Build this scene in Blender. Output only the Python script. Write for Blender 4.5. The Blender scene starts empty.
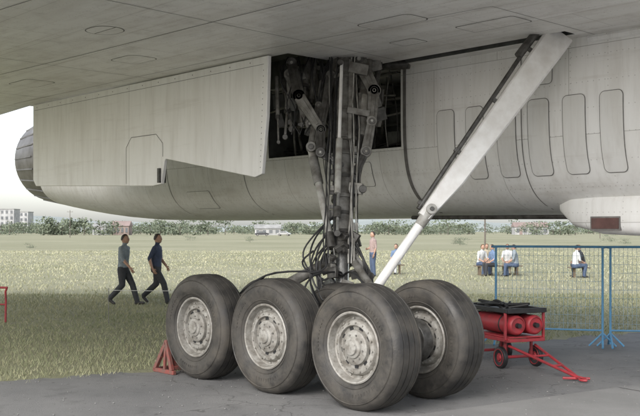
import bpy, bmesh, math, random
import numpy as np
from mathutils import Vector, Matrix, Euler
random.seed(7); rng=np.random.default_rng(7)
S=bpy.context.scene; COL=S.collection
rad=math.radians

# ------------------------------------------------------------------ node helpers
class NT:
    def __init__(s,name):
        s.m=bpy.data.materials.new(name); s.m.use_nodes=True
        s.t=s.m.node_tree; s.b=s.t.nodes['Principled BSDF']
    def n(s,typ,**kw):
        nd=s.t.nodes.new(typ)
        for k,v in kw.items(): setattr(nd,k,v)
        return nd
    def set(s,inp,v):
        if isinstance(v,bpy.types.NodeSocket): s.t.links.new(v,inp)
        else: inp.default_value=v
    def M(s,op,a,b=0.0,c=None):
        nd=s.t.nodes.new('ShaderNodeMath'); nd.operation=op
        s.set(nd.inputs[0],a); s.set(nd.inputs[1],b)
        if c is not None: s.set(nd.inputs[2],c)
        return nd.outputs[0]
    def noise(s,vec,scale,detail=4,rough=.55,lo=.35,hi=.65):
        nd=s.n('ShaderNodeTexNoise'); s.set(nd.inputs['Vector'],vec)
        nd.inputs['Scale'].default_value=scale; nd.inputs['Detail'].default_value=detail
        nd.inputs['Roughness'].default_value=rough
        return s.ramp(nd.outputs['Fac'],lo,hi)
    def ramp(s,v,lo,hi,a=0.,b=1.):
        nd=s.n('ShaderNodeMapRange'); s.set(nd.inputs[0],v)
        for i,x in zip((1,2,3,4),(lo,hi,a,b)): nd.inputs[i].default_value=x
        return nd.outputs[0]
    def mix(s,f,a,b,mode='MIX'):
        nd=s.n('ShaderNodeMix'); nd.data_type='RGBA'; nd.blend_type=mode
        s.set(nd.inputs[0],f)
        def c(x): return (*x,1) if isinstance(x,tuple) and len(x)==3 else x
        s.set(nd.inputs[6],c(a)); s.set(nd.inputs[7],c(b)); return nd.outputs[2]
    def mapv(s,vec,scale=(1,1,1),loc=(0,0,0),rot=(0,0,0)):
        nd=s.n('ShaderNodeMapping'); s.set(nd.inputs[0],vec)
        nd.inputs['Scale'].default_value=scale; nd.inputs['Location'].default_value=loc; nd.inputs['Rotation'].default_value=rot
        return nd.outputs[0]
    def bump(s,h,strength=.3,dist=.02):
        nd=s.n('ShaderNodeBump'); s.set(nd.inputs['Height'],h)
        nd.inputs['Strength'].default_value=strength; nd.inputs['Distance'].default_value=dist
        s.t.links.new(nd.outputs[0],s.b.inputs['Normal'])
    def out(s,col,rough=.5,metal=0.):
        s.set(s.b.inputs['Base Color'],(*col,1) if isinstance(col,tuple) else col)
        s.set(s.b.inputs['Roughness'],rough); s.set(s.b.inputs['Metallic'],metal); return s.m
    def obj(s): return s.n('ShaderNodeTexCoord').outputs['Object']

def simple(name,col,rough=.6,metal=0.,var=.35,scale=9,dirt=None,amt=.5):
    k=NT(name); o=k.obj()
    a=k.noise(o,scale,4,.6)
    d=dirt or tuple(c*(1-var) for c in col)
    c=k.mix(k.M('MULTIPLY',a,amt if dirt else 1.),col,d)
    return k.out(c,rough,metal)

def skin(name,mode,base=(.70,.69,.65),bw=1.5,rh=.62,rivets=True,dirt=.35,c2=.94):
    k=NT(name); o=k.obj(); sp=k.n('ShaderNodeSeparateXYZ'); k.set(sp.inputs[0],o)
    a=sp.outputs[0]; b=sp.outputs[1] if mode=='wing' else sp.outputs[2]
    cb=k.n('ShaderNodeCombineXYZ'); k.set(cb.inputs[0],a); k.set(cb.inputs[1],b); v=cb.outputs[0]
    br=k.n('ShaderNodeTexBrick'); k.set(br.inputs['Vector'],k.mapv(v,loc=(.37,.21,0)))
    br.inputs['Color1'].default_value=(1,1,1,1); br.inputs['Color2'].default_value=(c2,c2,c2*.985,1)
    br.inputs['Mortar'].default_value=(.45,.44,.42,1)
    br.inputs['Scale'].default_value=1; br.inputs['Mortar Size'].default_value=.0035
    br.inputs['Mortar Smooth'].default_value=.3
    br.inputs['Brick Width'].default_value=bw; br.inputs['Row Height'].default_value=rh
    col=k.mix(1.,base,br.outputs['Color'],'MULTIPLY')
    if mode=='wing':
        n1=k.noise(k.mapv(o,(.5,2.2,1)),1.1,6,.62,.42,.72)
        n2=k.noise(o,5,5,.6,.5,.8)
        stain=(.48,.45,.40)
        n3=k.noise(k.mapv(o,(.35,6,1)),1.7,5,.65,.54,.72)
    else:
        n1=k.noise(k.mapv(o,(2.4,2.4,.45)),1.3,6,.6,.45,.75)
        n2=k.noise(k.mapv(o,(9,9,.8)),1.6,4,.6,.50,.78)
        stain=(.50,.47,.42)
        n3=k.noise(k.mapv(o,(.4,.4,5)),1.2,5,.65,.56,.76)
    col=k.mix(k.M('MULTIPLY',n1,dirt),col,stain)
    col=k.mix(k.M('MULTIPLY',n3,dirt*.8),col,(.36,.31,.25))
    col=k.mix(k.M('MULTIPLY',n2,dirt*.7),col,(.38,.35,.31))
    if rivets:
        def dots(x,px,y,py):
            fx=k.M('MULTIPLY',k.M('SUBTRACT',k.M('FRACT',k.M('DIVIDE',x,px)),.5),px)
            fy=k.M('MULTIPLY',k.M('SUBTRACT',k.M('FRACT',k.M('DIVIDE',y,py)),.5),py)
            d=k.M('SQRT',k.M('ADD',k.M('MULTIPLY',fx,fx),k.M('MULTIPLY',fy,fy)))
            return k.M('LESS_THAN',d,.0062)
        r=k.M('MAXIMUM',dots(a,.075,b,.31),dots(b,.075,a,.5))
        col=k.mix(k.M('MULTIPLY',r,.5),col,(.25,.23,.21))
    k.bump(k.noise(o,2.2,2,.5,.2,.8),.25,.02)
    return k.out(col,k.ramp(n2,0,1,.38,.6))

MAT={}
MAT['wing']=skin('wing_paint','wing',base=(.80,.795,.78),bw=1.9,rh=.85,dirt=.5)
MAT['fus']=skin('fuselage_paint','side',base=(.82,.815,.805),bw=2.1,rh=1.05,dirt=.38)
MAT['louvre']=skin('louvre_paint','side',base=(.72,.715,.70),bw=9,rh=9,rivets=False,dirt=.36)
MAT['door']=skin('door_paint','side',base=(.84,.835,.82),bw=9,rh=9,rivets=False,dirt=.32)
MAT['groove']=simple('seam_dark',(.20,.19,.18),.8)
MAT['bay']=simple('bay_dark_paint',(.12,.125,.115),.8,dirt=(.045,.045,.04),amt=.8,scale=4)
MAT['steel']=simple('gear_grey_paint',(.235,.23,.215),.5,.05,dirt=(.06,.053,.043),amt=.9,scale=7)
MAT['dark']=simple('greasy_metal',(.10,.097,.09),.42,.2,dirt=(.025,.022,.019),amt=.85,scale=11)
MAT['light']=simple('light_grey_paint',(.40,.395,.37),.45,dirt=(.14,.125,.10),amt=.7,scale=8)
MAT['white']=simple('brace_white_paint',(.82,.815,.80),.45,dirt=(.54,.51,.47),amt=.5,scale=5)
MAT['chrome']=simple('piston_chrome',(.50,.50,.49),.25,.8,scale=14)
MAT['hose']=simple('black_hose',(.026,.026,.027),.55)
MAT['red']=simple('red_paint',(.36,.03,.04),.5,dirt=(.20,.035,.04),amt=.8)
MAT['blue']=simple('blue_fence_paint',(.10,.30,.52),.5,dirt=(.12,.24,.36),amt=.6)
MAT['wire']=simple('fence_wire',(.28,.42,.54),.5)
MAT['black']=simple('black_plastic',(.022,.022,.024),.5)
MAT['nozzle']=simple('nozzle_burnt_metal',(.22,.21,.20),.4,.4,dirt=(.11,.10,.09),amt=.8,scale=3)
MAT['lens']=simple('red_brown_lens',(.11,.05,.045),.2)
MAT['chockred']=simple('chock_red_paint',(.24,.06,.05),.65,dirt=(.13,.09,.075),amt=.9,scale=14)

k=NT('tyre_rubber'); o=k.obj()
sp=k.n('ShaderNodeSeparateXYZ'); k.set(sp.inputs[0],o)
n=k.noise(o,4,6,.7,.38,.66)
side=k.ramp(k.M('ABSOLUTE',sp.outputs[1]),.15,.20)
c=k.mix(k.M('MULTIPLY',n,.85),(.020,.019,.0185),(.066,.060,.052))
c=k.mix(k.M('MULTIPLY',side,k.M('MULTIPLY',k.noise(o,12,6,.75,.35,.72),.55)),c,(.10,.09,.075))
c=k.mix(k.M('MULTIPLY',k.noise(o,2.2,4,.6,.55,.72),.35),c,(.11,.095,.075))
k.bump(k.noise(o,60,3,.6,.4,.7),.2,.004); MAT['rubber']=k.out(c,k.ramp(n,0,1,.5,.85))
k=NT('hub_metal'); o=k.obj()
n=k.noise(o,9,5,.6,.36,.66); n2=k.noise(o,28,4,.7,.5,.75)
c=k.mix(k.M('MULTIPLY',n,.8),(.33,.32,.295),(.13,.115,.095)); c=k.mix(k.M('MULTIPLY',n2,.6),c,(.07,.06,.05)); MAT['hub']=k.out(c,.55,.1)

# ------------------------------------------------------------------ mesh builder
class MB:
    def __init__(s): s.v=[]; s.f=[]; s.m=[]; s.mats=[]
    def mi(s,mat):
        if mat not in s.mats: s.mats.append(mat)
        return s.mats.index(mat)
    def add(s,vs,fs,mat):
        o=len(s.v); s.v+= [tuple(x) for x in vs]
        i=s.mi(mat)
        for f in fs: s.f.append([a+o for a in f]); s.m.append(i)
    def tube(s,p0,p1,r0,r1=None,mat='steel',n=14,sx=1.,caps=True):
        r1=r0 if r1 is None else r1
        p0=Vector(p0); p1=Vector(p1); d=(p1-p0)
        q=d.to_track_quat('Z','Y').to_matrix()
        vs=[]
        for p,r in ((p0,r0),(p1,r1)):
            for i in range(n):
                a=2*math.pi*i/n
                vs.append(p+q@Vector((math.cos(a)*r*sx,math.sin(a)*r,0)))
        fs=[[i,(i+1)%n,n+(i+1)%n,n+i] for i in range(n)]
        if caps: fs+= [list(range(n))[::-1],list(range(n,2*n))]
        s.add(vs,fs,mat)
    def path(s,pts,r,mat='hose',n=8,smooth=4):
        pts=[Vector(p) for p in pts]
        if smooth>1 and len(pts)>2:
            P=[pts[0]]+pts+[pts[-1]]; out=[]
            for i in range(1,len(P)-2):
                a,b,c,d=P[i-1:i+3]
                for j in range(smooth):
                    t=j/smooth
                    out.append(.5*((2*b)+(c-a)*t+(2*a-5*b+4*c-d)*t*t+(3*b-a-3*c+d)*t**3))
            out.append(pts[-1]); pts=out
        rs=r if isinstance(r,(list,tuple)) else None
        vs=[];N=len(pts); up=None
        for i,p in enumerate(pts):
            d=(pts[min(i+1,N-1)]-pts[max(i-1,0)]).normalized()
            if up is None: up=d.orthogonal().normalized()
            up=(up-d*up.dot(d)).normalized(); w=d.cross(up)
            rr=rs[0]+(rs[1]-rs[0])*i/(N-1) if rs else r
            for j in range(n):
                a=2*math.pi*j/n; vs.append(p+(up*math.cos(a)+w*math.sin(a))*rr)
        fs=[]
        for i in range(N-1):
            for j in range(n):
                fs.append([i*n+j,i*n+(j+1)%n,(i+1)*n+(j+1)%n,(i+1)*n+j])
        fs+=[list(range(n))[::-1],list(range((N-1)*n,N*n))]
        s.add(vs,fs,mat)
    def box(s,c,size,mat='steel',rot=None):
        c=Vector(c); h=Vector(size)/2; R=rot or Matrix.Identity(3)
        vs=[c+R@Vector((x*h.x,y*h.y,z*h.z)) for x in(-1,1) for y in(-1,1) for z in(-1,1)]
        s.add(vs,[[0,1,3,2],[4,6,7,5],[0,4,5,1],[2,3,7,6],[0,2,6,4],[1,5,7,3]],mat)
    def beam(s,p0,p1,w,h,mat='steel',up=(0,1,0),w1=None,h1=None):
        p0=Vector(p0);p1=Vector(p1);d=(p1-p0).normalized();up=Vector(up)
        a=d.cross(up).normalized(); b=a.cross(d).normalized()
        w1=w1 or w; h1=h1 or h; vs=[]
        for p,ww,hh in((p0,w,h),(p1,w1,h1)):
            for sa,sb in((-1,-1),(1,-1),(1,1),(-1,1)): vs.append(p+a*sa*ww/2+b*sb*hh/2)
        s.add(vs,[[0,1,2,3][::-1],[4,5,6,7],[0,1,5,4],[1,2,6,5],[2,3,7,6],[3,0,4,7]],mat)
    def lathe(s,prof,mat,n=48,M=None,axis='Y'):
        M=M or Matrix.Identity(4); vs=[]
        for (r,y) in prof:
            for i in range(n):
                a=2*math.pi*i/n
                vs.append(M@Vector((math.cos(a)*r,y,math.sin(a)*r)))
        fs=[]
        for k_ in range(len(prof)-1):
            for i in range(n):
                fs.append([k_*n+i,k_*n+(i+1)%n,(k_+1)*n+(i+1)%n,(k_+1)*n+i])
        s.add(vs,fs,mat)
    def ball(s,c,r,mat,nu=12,nv=8,R=None):
        c=Vector(c); r=Vector(r) if not isinstance(r,(int,float)) else Vector((r,r,r)); R=R or Matrix.Identity(3)
        vs=[c+R@Vector((0,0,r.z))]
        for j in range(1,nv):
            t=math.pi*j/nv
            for i in range(nu):
                a=2*math.pi*i/nu
                vs.append(c+R@Vector((r.x*math.sin(t)*math.cos(a),r.y*math.sin(t)*math.sin(a),r.z*math.cos(t))))
        vs.append(c+R@Vector((0,0,-r.z))); L=len(vs)-1; fs=[]
        for i in range(nu): fs.append([0,1+i,1+(i+1)%nu])
        for j in range(nv-2):
            for i in range(nu):
                a=1+j*nu+i;b=1+j*nu+(i+1)%nu; fs.append([a,a+nu,b+nu,b])
        for i in range(nu): fs.append([L,1+(nv-2)*nu+(i+1)%nu,1+(nv-2)*nu+i])
        s.add(vs,fs,mat)
    def prism(s,poly,z0,z1,mat,plane='xy'):
        def P(a,b,c): return (a,b,c) if plane=='xy' else (a,c,b)
        n=len(poly); vs=[P(x,y,z0) for x,y in poly]+[P(x,y,z1) for x,y in poly]
        fs=[list(range(n))[::-1],list(range(n,2*n))]+[[i,(i+1)%n,n+(i+1)%n,n+i] for i in range(n)]
        s.add(vs,fs,mat)
    def obj(s,name,parent=None,bevel=0,smooth=35,recalc=True):
        me=bpy.data.meshes.new(name); me.from_pydata(s.v,[],s.f)
        for m in s.mats: me.materials.append(MAT[m] if isinstance(m,str) else m)
        me.polygons.foreach_set('material_index',s.m)
        if recalc:
            bm=bmesh.new(); bm.from_mesh(me); bmesh.ops.recalc_face_normals(bm,faces=bm.faces); bm.to_mesh(me); bm.free()
        if smooth:
            me.shade_smooth(); me.set_sharp_from_angle(angle=rad(smooth))
        me.update()
        ob=bpy.data.objects.new(name,me); COL.objects.link(ob)
        if parent: ob.parent=parent
        if bevel:
            md=ob.modifiers.new('b','BEVEL'); md.width=bevel; md.segments=2; md.limit_method='ANGLE'; md.angle_limit=rad(40); md.harden_normals=False
        return ob
def empty(name,loc=(0,0,0),rz=0):
    e=bpy.data.objects.new(name,None); COL.objects.link(e); e.location=loc; e.rotation_euler=(0,0,rz); e.empty_display_size=.2; return e

# ------------------------------------------------------------------ camera / light
H=1.8
cam=bpy.data.cameras.new('camera'); co=bpy.data.objects.new('camera',cam); COL.objects.link(co)
co.location=(0,0,H); co.rotation_euler=(rad(90),0,0)
cam.lens=36*930/640; cam.sensor_width=36; cam.shift_y=22/640; cam.clip_end=4000; cam.clip_start=.05
S.camera=co
SUN_EL=rad(36); saz=Vector((-.50,-.86,0)).normalized()
sd=Vector((saz.x*math.cos(SUN_EL),saz.y*math.cos(SUN_EL),math.sin(SUN_EL)))
w=bpy.data.worlds.new('World'); S.world=w; w.use_nodes=True
nt=w.node_tree; sky=nt.nodes.new('ShaderNodeTexSky'); sky.sky_type='NISHITA'; sky.sun_disc=False
sky.sun_elevation=SUN_EL; sky.sun_rotation=math.atan2(saz.x,saz.y); sky.dust_density=2.0; sky.air_density=1.0; sky.ozone_density=1.0
hs=nt.nodes.new('ShaderNodeHueSaturation'); hs.inputs['Saturation'].default_value=.38; hs.inputs['Value'].default_value=2.1
nt.links.new(sky.outputs[0],hs.inputs['Color']); nt.links.new(hs.outputs[0],nt.nodes['Background'].inputs[0]); nt.nodes['Background'].inputs[1].default_value=.15
sl=bpy.data.lights.new('sun','SUN'); sl.energy=2.8; sl.angle=rad(40); sl.color=(1,.97,.93)
so=bpy.data.objects.new('sun',sl); COL.objects.link(so); so.rotation_euler=sd.to_track_quat('Z','Y').to_euler(); so.location=(-20,-20,40)
S.view_settings.view_transform='Standard'; S.view_settings.look='None'; S.view_settings.exposure=0

# ------------------------------------------------------------------ ground
k=NT('field_ground'); o=k.obj()
n1=k.noise(o,.045,6,.6,.38,.64); n2=k.noise(k.mapv(o,(.25,1.2,1)),.5,5,.6,.35,.7); n3=k.noise(o,6,5,.7,.3,.7)
c=k.mix(n1,(.24,.24,.14),(.35,.335,.225)); c=k.mix(k.M('MULTIPLY',n2,.5),c,(.19,.205,.11)); c=k.mix(k.M('MULTIPLY',n3,.35),c,(.19,.165,.12))
k.bump(n3,.6,.05); MAT['field']=k.out(c,.95)
k=NT('asphalt'); o=k.obj()
n1=k.noise(o,.7,6,.6,.35,.68); n2=k.noise(o,90,3,.7,.3,.7); n3=k.noise(o,2.6,4,.6,.55,.75)
c=k.mix(n1,(.115,.115,.117),(.18,.178,.174)); c=k.mix(k.M('MULTIPLY',n2,.4),c,(.24,.237,.23)); c=k.mix(k.M('MULTIPLY',n3,.5),c,(.065,.064,.063))
c=k.mix(k.M('MULTIPLY',k.noise(o,9,4,.6,.62,.70),.6),c,(.05,.048,.045))
vo=k.n('ShaderNodeTexVoronoi'); vo.feature='DISTANCE_TO_EDGE'; wn=k.n('ShaderNodeTexNoise'); k.set(wn.inputs['Vector'],o); wn.inputs['Scale'].default_value=1.6; wn.inputs['Detail'].default_value=5
vm=k.n('ShaderNodeVectorMath'); vm.operation='ADD'; k.set(vm.inputs[0],o); k.set(vm.inputs[1],wn.outputs['Color']); k.set(vo.inputs['Vector'],vm.outputs[0]); vo.inputs['Scale'].default_value=.3
cr=k.M('LESS_THAN',vo.outputs['Distance'],.0028)
c=k.mix(k.M('MULTIPLY',cr,.5),c,(.04,.038,.035))
k.bump(n2,.4,.007); MAT['asphalt']=k.out(c,.88)
k=NT('concrete'); o=k.obj()
n1=k.noise(o,1.2,6,.6,.35,.68); n2=k.noise(o,80,3,.7,.3,.7)
c=k.mix(n1,(.18,.178,.173),(.24,.237,.23)); c=k.mix(k.M('MULTIPLY',n2,.4),c,(.13,.128,.124)); k.bump(n2,.3,.005); MAT['concrete']=k.out(c,.9)

b=MB(); b.add([(-1500,-300,0),(1500,-300,0),(1500,2600,0),(-1500,2600,0)],[[0,1,2,3]],'field'); b.obj('ground',smooth=0)
e0=Vector((-3.76,10.94)); ed=Vector((.868,.496)); en=Vector((-.496,.868))
def edgept(t):
    wob=.10*math.sin(t*2.1)+.07*math.sin(t*5.3+1)+.05*math.sin(t*13+2)+.03*math.sin(t*31)
    return e0+ed*t+en*wob
pts=[edgept(-60+i*.12) for i in range(1100)]
vs=[(p.x,p.y,.004) for p in pts]; far=[(p.x+.496*60,p.y-.868*60,.004) for p in pts[::50]+[pts[-1]]]
b=MB(); b.add(vs+far[::-1],[list(range(len(vs)+len(far)))],'asphalt'); b.obj('apron_pavement',smooth=0)
q0=Vector((1.63,9.46)); qd=Vector((2.09,1.34)).normalized(); qn=Vector((qd.y,-qd.x))
b=MB()
for i in range(8):
    p=q0+qd*(i*3-.9)
    for j in range(3):
        c0=p+qn*(j*3.0)
        pp=[c0,c0+qd*2.97,c0+qd*2.97+qn*2.97,c0+qn*2.97]
        b.add([(x.x,x.y,.009) for x in pp],[[0,3,2,1]],'concrete')
b.obj('concrete_pavement',smooth=0)
b=MB()
for i in range(420):
    y=rng.uniform(8.3,13.5); x=rng.uniform(-.37,.37)*y
    p=Vector((x,y))
    if (p-e0).dot(en)>-.05: continue
    r=rng.uniform(.003,.010); b.ball((x,y,r*.6+.005),(r*1.3,r,r*.7),'concrete',6,4)
b.obj('gravel_pebbles',smooth=60)

def blades(name,N,ymin,ymax,hfun,mat,cond=None,xr=.40,power=1.0,wid=1.0):
    y=ymin+(ymax-ymin)*rng.random(N)**power; x=(rng.random(N)*2-1)*xr*(y+1)
    if cond is not None:
        m=cond(x,y); x=x[m]; y=y[m]
    n=len(x)
    h=hfun(x,y,n); wd=(.0015+.00034*y)*wid*(.6+.8*rng.random(n)); a=rng.random(n)*math.pi; lx=(rng.random(n)-.5)*h*1.5; ly=(rng.random(n)-.5)*h*1.5
    z=np.zeros(n); dx=np.cos(a)*wd; dy=np.sin(a)*wd*.6
    V=np.stack([np.stack([x-dx,y-dy,z],1),np.stack([x+dx,y+dy,z],1),np.stack([x+lx,y+ly,h],1)],1).reshape(-1,3)
    idx=np.arange(n)*3
    F=np.stack([idx,idx+1,idx+2],1).tolist()
    me=bpy.data.meshes.new(name); me.from_pydata(V.tolist(),[],F); me.materials.append(mat)
    at=me.color_attributes.new('tint','FLOAT_COLOR','POINT')
    t=np.repeat(rng.random(n),3); arr=np.stack([t,t,t,np.ones_like(t)],1).ravel(); at.data.foreach_set('color',arr)
    ob=bpy.data.objects.new(name,me); COL.objects.link(ob); return ob
def grassmat(name,c1,c2,c3):
    k=NT(name); at=k.n('ShaderNodeAttribute'); at.attribute_name='tint'
    c=k.mix(k.ramp(at.outputs['Fac'],0,.6),c1,c2); c=k.mix(k.ramp(at.outputs['Fac'],.6,1),c,c3)
    big=k.noise(k.obj(),.12,3,.6,.4,.62); c=k.mix(k.M('MULTIPLY',big,.6),c,c3)
    return k.out(c,.8)
gm=grassmat('grass_green',(.16,.185,.095),(.22,.235,.13),(.35,.33,.21))
gs=grassmat('grass_straw',(.25,.265,.155),(.31,.31,.19),(.41,.39,.27))
def beyond(x,y): return ((x-e0.x)*en.x+(y-e0.y)*en.y)>.0+.12*np.sin(x*5)+.08*np.sin(x*13)
def patch(x,y): return .5+.5*np.sin(x*.9+1.3*np.sin(y*.35))*np.sin(y*.7+x*.3)
blades('grass_near',80000,10,26,lambda x,y,n:(.02+.035*rng.random(n)+.04*patch(x,y)*rng.random(n)),gm,beyond,power=.85)
blades('grass_field',32000,22,80,lambda x,y,n:(.03+.08*rng.random(n)*(.3+patch(x*.3,y*.3))),gs,None,power=1.0,wid=1.5)
blades('grass_edge_tufts',7000,9,26,lambda x,y,n:(.03+.08*rng.random(n)),gm,lambda x,y:(lambda d:(d>-.22)&(d<.25)&(np.sin(x*9)+np.sin(x*23+y)>0.2))((x-e0.x)*en.x+(y-e0.y)*en.y),power=.8)

# ------------------------------------------------------------------ aircraft
RZ=math.atan2(-.729,.684); O=Vector((-.11,10.67,0))
air=empty('swing_wing_bomber_aircraft',O,RZ)
Rz=Matrix.Rotation(RZ,3,'Z')
def A(s,t,z=0): return O+Rz@Vector((s,t,z))
def realize(ob):
    dg=bpy.context.evaluated_depsgraph_get(); dg.update()
    me=bpy.data.meshes.new_from_object(ob.evaluated_get(dg)); ob.modifiers.clear(); ob.data=me; return ob
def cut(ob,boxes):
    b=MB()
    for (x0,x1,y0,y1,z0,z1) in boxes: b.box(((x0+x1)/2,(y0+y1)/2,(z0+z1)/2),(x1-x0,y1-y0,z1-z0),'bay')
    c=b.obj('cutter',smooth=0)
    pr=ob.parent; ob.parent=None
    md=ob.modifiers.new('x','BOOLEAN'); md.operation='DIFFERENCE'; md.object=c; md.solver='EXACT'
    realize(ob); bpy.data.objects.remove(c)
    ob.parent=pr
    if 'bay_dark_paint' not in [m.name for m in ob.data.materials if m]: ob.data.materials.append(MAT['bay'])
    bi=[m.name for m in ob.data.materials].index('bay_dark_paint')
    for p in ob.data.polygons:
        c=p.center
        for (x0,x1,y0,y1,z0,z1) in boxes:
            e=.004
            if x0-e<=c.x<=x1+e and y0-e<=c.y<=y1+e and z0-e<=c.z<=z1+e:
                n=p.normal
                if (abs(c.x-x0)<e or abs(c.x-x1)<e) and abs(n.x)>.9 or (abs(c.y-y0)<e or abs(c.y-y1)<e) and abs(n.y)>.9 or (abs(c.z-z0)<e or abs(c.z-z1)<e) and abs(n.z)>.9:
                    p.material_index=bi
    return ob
poly=[(7.5,4.4),(6.3,2.2),(5.3,.6),(-2.0,-6.9),(-4,-7.6),(-16,-8.4),(-16,1.5),(-10.4,.97),(-8.5,.76),(-8.45,4.4)]
n=len(poly); b=MB(); rings=[]
def ins(d):
    out=[]
    for i,(x,y) in enumerate(poly):
        a=Vector(poly[i-1]);c=Vector(poly[(i+1)%n]);p=Vector((x,y))
        n1=(p-a).normalized(); n2=(c-p).normalized()
        m1=Vector((n1.y,-n1.x)); m2=Vector((n2.y,-n2.x)); m=(m1+m2).normalized()
        out.append(p-m*(-d)/max(.5,m.dot(m1)))
    return out
for d,z in ((.10,4.10),(.02,4.13),(0,4.18),(.06,4.30),(.5,4.75)):
    rings.append([(p.x,p.y,z) for p in ins(d)])
vs=sum(rings,[]); fs=[list(range(n)),[4*n+i for i in range(n)][::-1]]
for r in range(4):
    for i in range(n): fs.append([r*n+i,r*n+(i+1)%n,(r+1)*n+(i+1)%n,(r+1)*n+i])
b.add(vs,fs,'wing'); wing=b.obj('wing',air,smooth=0)
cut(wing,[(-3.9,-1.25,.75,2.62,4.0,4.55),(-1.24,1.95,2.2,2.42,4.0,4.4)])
EXP=4.2
def sect(s):
    k_=0
    if s<-8: k_=min(1,(-8-s)/4.2)
    cz=3.72-.12*k_; hh=1.72-.45*k_**1.6; hw=2.06-.05*k_
    if s>9:
        q=(s-9)/9; hw*=math.sqrt(max(.02,1-q*q)); hh*=math.sqrt(max(.02,1-q*q))
    return 4.70,cz,hw,hh
ss=[-12.2,-11.8,-11.2,-10.5,-9.8,-9,-8]+[-7+i*.5 for i in range(32)]+[9+i*.9 for i in range(11)]
N=96; vs=[]; fs=[]
for s_ in ss:
    cy_,cz,hw,hh=sect(s_)
    for i in range(N):
        a=2*math.pi*(i+.5)/N; ex=2/EXP
        c_,sn=math.cos(a),math.sin(a)
        vs.append((s_,cy_+hw*math.copysign(abs(c_)**ex,c_),cz+hh*math.copysign(abs(sn)**ex,sn)))
for j in range(len(ss)-1):
    for i in range(N): fs.append([j*N+i,j*N+(i+1)%N,(j+1)*N+(i+1)%N,(j+1)*N+i])
fs+=[list(range(N))[::-1],[(len(ss)-1)*N+i for i in range(N)]]
b=MB(); b.add(vs,fs,'fus'); fus=b.obj('fuselage',air,smooth=0)
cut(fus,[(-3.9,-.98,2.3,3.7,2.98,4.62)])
fus.data.shade_smooth(); fus.data.set_sharp_from_angle(angle=rad(32))
def skiny(z,s=0):
    cy_,cz,hw,hh=sect(s); q=abs((z-cz)/hh); q=min(q,.9999)
    return cy_-hw*(1-q**EXP)**(1/EXP)-.002
b=MB()
for cy_ in (3.72,5.7):
    M=Matrix.Translation((0,cy_,3.5))@Matrix.Rotation(rad(90),4,'Z')
    b.lathe([(1.04,11.6),(1.10,11.75),(1.12,12.3),(1.06,12.9),(.98,13.5),(.93,13.5),(.9,12.9),(.8,12.0),(.01,11.9)],'nozzle',48,M)
    for i in range(24):
        a=2*math.pi*i/24
        b.beam((-12.35,cy_+1.125*math.cos(a),3.5+1.125*math.sin(a)),(-13.45,cy_+.99*math.cos(a),3.5+.99*math.sin(a)),.03,.03,'nozzle')
b.obj('engine_nozzles',air)
def ring_seam(b,s_,z0,z1,wd=.014,mat='groove',off=.003):
    zs=[z0+(z1-z0)*i/40 for i in range(41)]; vs=[]
    for z in zs:
        y=skiny(z,s_)-off; vs+=[(s_-wd/2,y,z),(s_+wd/2,y,z)]
    b.add(vs,[[2*i,2*i+1,2*i+3,2*i+2] for i in range(40)],mat)
def rrect(s0,s1,z0,z1,r,n=6):
    out=[]
    for cx_,cz_,a0 in((s1-r,z1-r,0),(s0+r,z1-r,90),(s0+r,z0+r,180),(s1-r,z0+r,270)):
        for i in range(n+1):
            a=rad(a0+90*i/n); out.append((cx_+r*math.cos(a),cz_+r*math.sin(a)))
    return out
def sheet(b,s0,s1,z0,z1,r,off,mat):
    zs=[z0+r*(1-math.cos(math.pi/2*i/6)) for i in range(7)]+[z0+(z1-z0)*f for f in (.2,.3,.4,.5,.6,.7,.8)]+[z1-r*(1-math.cos(math.pi/2*i/6)) for i in range(7)]
    zs=sorted(set(round(z,5) for z in zs)); vs=[]
    for z in zs:
        dz=max(0,z-(z1-r),(z0+r)-z); hw_=math.sqrt(max(0,r*r-dz*dz))
        vs+=[(s0+r-hw_,skiny(z)-off,z),(s1-r+hw_,skiny(z)-off,z)]
    b.add(vs,[[2*i,2*i+1,2*i+3,2*i+2] for i in range(len(zs)-1)],mat)
def panel(b,s0,s1,z0,z1,r,off=.009,mat='louvre',gro=.009):
    sheet(b,s0-gro,s1+gro,z0-gro,z1+gro,r+gro,.005,'groove'); sheet(b,s0,s1,z0,z1,r,off,mat)
b=MB()
for s0,s1 in ((-.31,-.02),(.18,.46),(.68,.96),(1.15,1.45),(1.65,1.95),(2.15,2.44)):
    panel(b,s0,s1,2.48,3.42,.06)
for s_ in (-.93,-4.6,-6.9,1.05): ring_seam(b,s_,2.02,4.09)
ring_seam(b,-2.6,2.02,2.97); ring_seam(b,-.90,2.05,4.09,.05,'groove',.006)
panel(b,-2.1,-1.6,2.45,2.8,.04,off=.008,gro=.006,mat='fus'); panel(b,1.2,1.5,3.6,3.85,.05,off=.008,gro=.006,mat='fus')
panel(b,-6.4,-5.7,2.2,2.5,.04,off=.008,gro=.006,mat='fus')
b.obj('fuselage_panels',air,recalc=False)
dp=[(-8.16,4.085),(-1.47,4.085),(-1.50,3.3),(-1.60,2.54),(-1.75,2.50),(-3.84,2.86),(-3.88,2.84),(-3.97,2.49),(-4.2,2.47),(-8.05,2.60),(-8.16,2.72)]
b=MB(); b.prism(dp,.60,.66,'door','xz')
b.obj('gear_bay_door',air,bevel=.012,smooth=0)
b=MB()
def strip(b,pts,wd,y,mat='groove',plane='xz'):
    for p,q in zip(pts[:-1],pts[1:]):
        p=Vector(p);q=Vector(q);d=(q-p).normalized();m=Vector((-d.y,d.x))*wd/2
        L=[p+m,q+m,q-m,p-m]
        b.add([(v.x,y,v.y) if plane=='xz' else (v.x,v.y,y) for v in L],[[0,1,2,3]],mat)
strip(b,[(-4.95,2.53),(-4.95,3.1),(-4.80,3.25),(-4.1,3.25),(-3.92,3.1),(-3.92,2.9)],.010,.597)
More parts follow.
